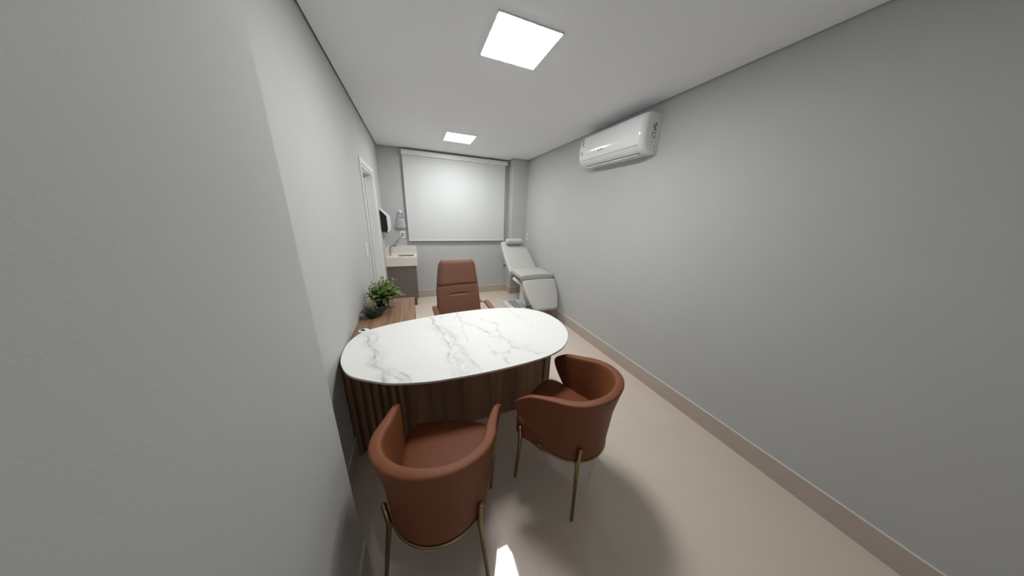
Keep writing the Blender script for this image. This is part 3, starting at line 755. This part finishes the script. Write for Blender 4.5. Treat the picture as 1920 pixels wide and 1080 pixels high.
# local frame: faces -y; backrest toward +y
def back_pt(u, v, front):
    """u -1..1 across, v 0..1 up"""
    hw = 0.232 - 0.018 * v - 0.03 * max(0, v - 0.55) / 0.45
    if v > 0.9: hw -= 0.03 * ((v - 0.9) / 0.1) ** 2
    if v < 0.08: hw -= 0.03 * ((0.08 - v) / 0.08) ** 2
    z = 0.47 + 0.675 * v; yc = 0.01 + 0.13 * v + 0.03 * math.sin(PI * v)
    th = 0.085
    if v > 0.93: th *= math.sqrt(max(0.02, 1 - ((v - 0.93) / 0.07) ** 2))
    if v < 0.05: th *= math.sqrt(max(0.02, 1 - ((0.05 - v) / 0.05) ** 2))
    e = (1 - abs(u) ** 5) ** 0.4 if abs(u) < 1 else 0
    y = yc - u * u * 0.03
    if front:
        d = th / 2 * e
        if v < 0.62:
            d -= 0.004 * math.exp(-((v - 0.61) / 0.012) ** 2)
            d -= 0.010 * math.exp(-((v - 0.47) / 0.012) ** 2) * (1 if abs(u) < 0.38 else math.exp(-((abs(u) - 0.38) / 0.08) ** 2))
        else: d += 0.008 * min(1, (v - 0.62) / 0.03) * e
        return (u * hw, y - d, z)
    return (u * hw, y + th / 2 * e, z)
bm = bmesh.new(); rows = []; NU = 40
vs = sorted(set([0, 0.004, 0.012, 0.025, 0.04] + [0.05 + 0.88 * k / 90 for k in range(91)] + [0.94, 0.955, 0.97, 0.982, 0.992, 0.998, 1.0]))
for v in vs:
    us = [-math.cos(PI * k / NU) for k in range(NU + 1)]
    rows.append([back_pt(u, v, True) for u in us] + [back_pt(u, v, False) for u in reversed(us[1:-1])])
V = grid(bm, rows, closed_v=True); bm.faces.new(V[0]); bm.faces.new(V[-1]); bmesh.ops.recalc_face_normals(bm, faces=bm.faces)
b_ = link('backrest', bm, m_leath2, t, smooth=True)
def on_front(u, v, o=0.0005):
    p = back_pt(u, v, True); return (p[0], p[1] - o, p[2])
bm = bmesh.new()
tube(bm, [on_front(-0.97 + 1.94 * k / 30, 0.612) for k in range(31)], 0.0022, 6)
for u in (-0.9, -0.8, 0.86): tube(bm, [on_front(u, 0.63 + 0.34 * k / 16) for k in range(17)], 0.0016, 6)
tube(bm, [on_front(-0.35 + 0.7 * k / 12, 0.47, -0.001) for k in range(13)], 0.002, 6)
link('stitching', bm, m_seam, b_)
bm = bmesh.new()
secs = []
for k, (y, s) in enumerate(((-0.46, 0.86), (-0.45, 0.93), (-0.42, 0.98), (-0.3, 1), (-0.1, 1), (0.0, 0.98), (0.03, 0.93))): secs.append((-0.25 * s, 0.25 * s, y, 0.46, 0, 1, 0.09 * s))
slab3(bm, secs); link('seat', bm, m_leath2, t, smooth=True)
for sx in (-1, 1):
    bm = bmesh.new(); X = 0.265 * sx
    def barm(p, q, w, h):
        p, q = Vector(p), Vector(q); dd = (q - p).normalized(); s = Vector((1, 0, 0)); u = s.cross(dd)
        vs_ = [bm.verts.new(c + s * a * w / 2 + u * b * h / 2) for c in (p, q) for a, b in ((-1, -1), (1, -1), (1, 1), (-1, 1))]
        for f in ((0, 1, 2, 3), (7, 6, 5, 4), (0, 4, 5, 1), (1, 5, 6, 2), (2, 6, 7, 3), (3, 7, 4, 0)): bm.faces.new([vs_[i] for i in f])
    barm((X - 0.01 * sx, 0.045, 0.70), (X - 0.01 * sx, -0.02, 0.695), 0.045, 0.012); barm((X, -0.02, 0.695), (X, -0.36, 0.665), 0.03, 0.012)
    barm((X, -0.355, 0.67), (X, -0.31, 0.40), 0.03, 0.012); barm((X, -0.315, 0.405), (X, -0.02, 0.405), 0.03, 0.012); barm((X - 0.02 * sx, 0.045, 0.70), (X - 0.035 * sx, 0.06, 0.66), 0.05, 0.012)
    barm((X, -0.2, 0.405), (X - 0.12 * sx, -0.2, 0.405), 0.03, 0.012) if False else None
    bmesh.ops.recalc_face_normals(bm, faces=bm.faces)
    ar = link('armrest', bm, m_bronze, t)
    bm = bmesh.new(); rows = []
    for k in range(13):
        s = k / 12; w_ = 0.026 * (1 if 0.08 < s < 0.92 else 0.85); row = []
        cx_, cy_, cz_ = X, -0.05 - 0.30 * s, 0.712 - 0.03 * s - 0.01 * s * s
        for q in range(12):
            a = 2 * PI * q / 12; row.append((cx_ + w_ * math.copysign(abs(math.cos(a)) ** 0.6, math.cos(a)), cy_, cz_ + 0.011 * math.copysign(abs(math.sin(a)) ** 0.6, math.sin(a))))
        rows.append(row)
    V = grid(bm, rows, closed_v=True); bm.faces.new(V[0]); bm.faces.new(V[-1]); bmesh.ops.recalc_face_normals(bm, faces=bm.faces)
    link('arm_pad', bm, m_leath2, ar)
bm = bmesh.new(); tube(bm, [(-0.27, -0.17, 0.40), (0.27, -0.17, 0.40)], 0.012); lathe(bm, [(0, 0.10), (0.03, 0.10), (0.03, 0.25), (0.02, 0.25), (0.02, 0.41), (0, 0.41)], 20, (0, -0.2, 0)); link('gas_column', bm, m_chrome, t)
for k in range(5):
    a = 2 * PI * k / 5 + 0.3; bm = bmesh.new(); d_ = Vector((math.cos(a), math.sin(a), 0))
    tube(bm, [Vector((0, -0.2, 0.12)) + d_ * 0.02, Vector((0, -0.2, 0.085)) + d_ * 0.28], [0.022, 0.013], 10)
    l = link('base_arm', bm, m_chrome, t)
    bm = bmesh.new(); c = Vector((0, -0.2, 0.028)) + d_ * 0.28; s = Vector((-d_.y, d_.x, 0))
    tube(bm, [c - s * 0.02, c + s * 0.02], 0.028, 18); tube(bm, [c, c + Vector((0, 0, 0.055))], 0.007, 8); link('caster', bm, m_black, l)
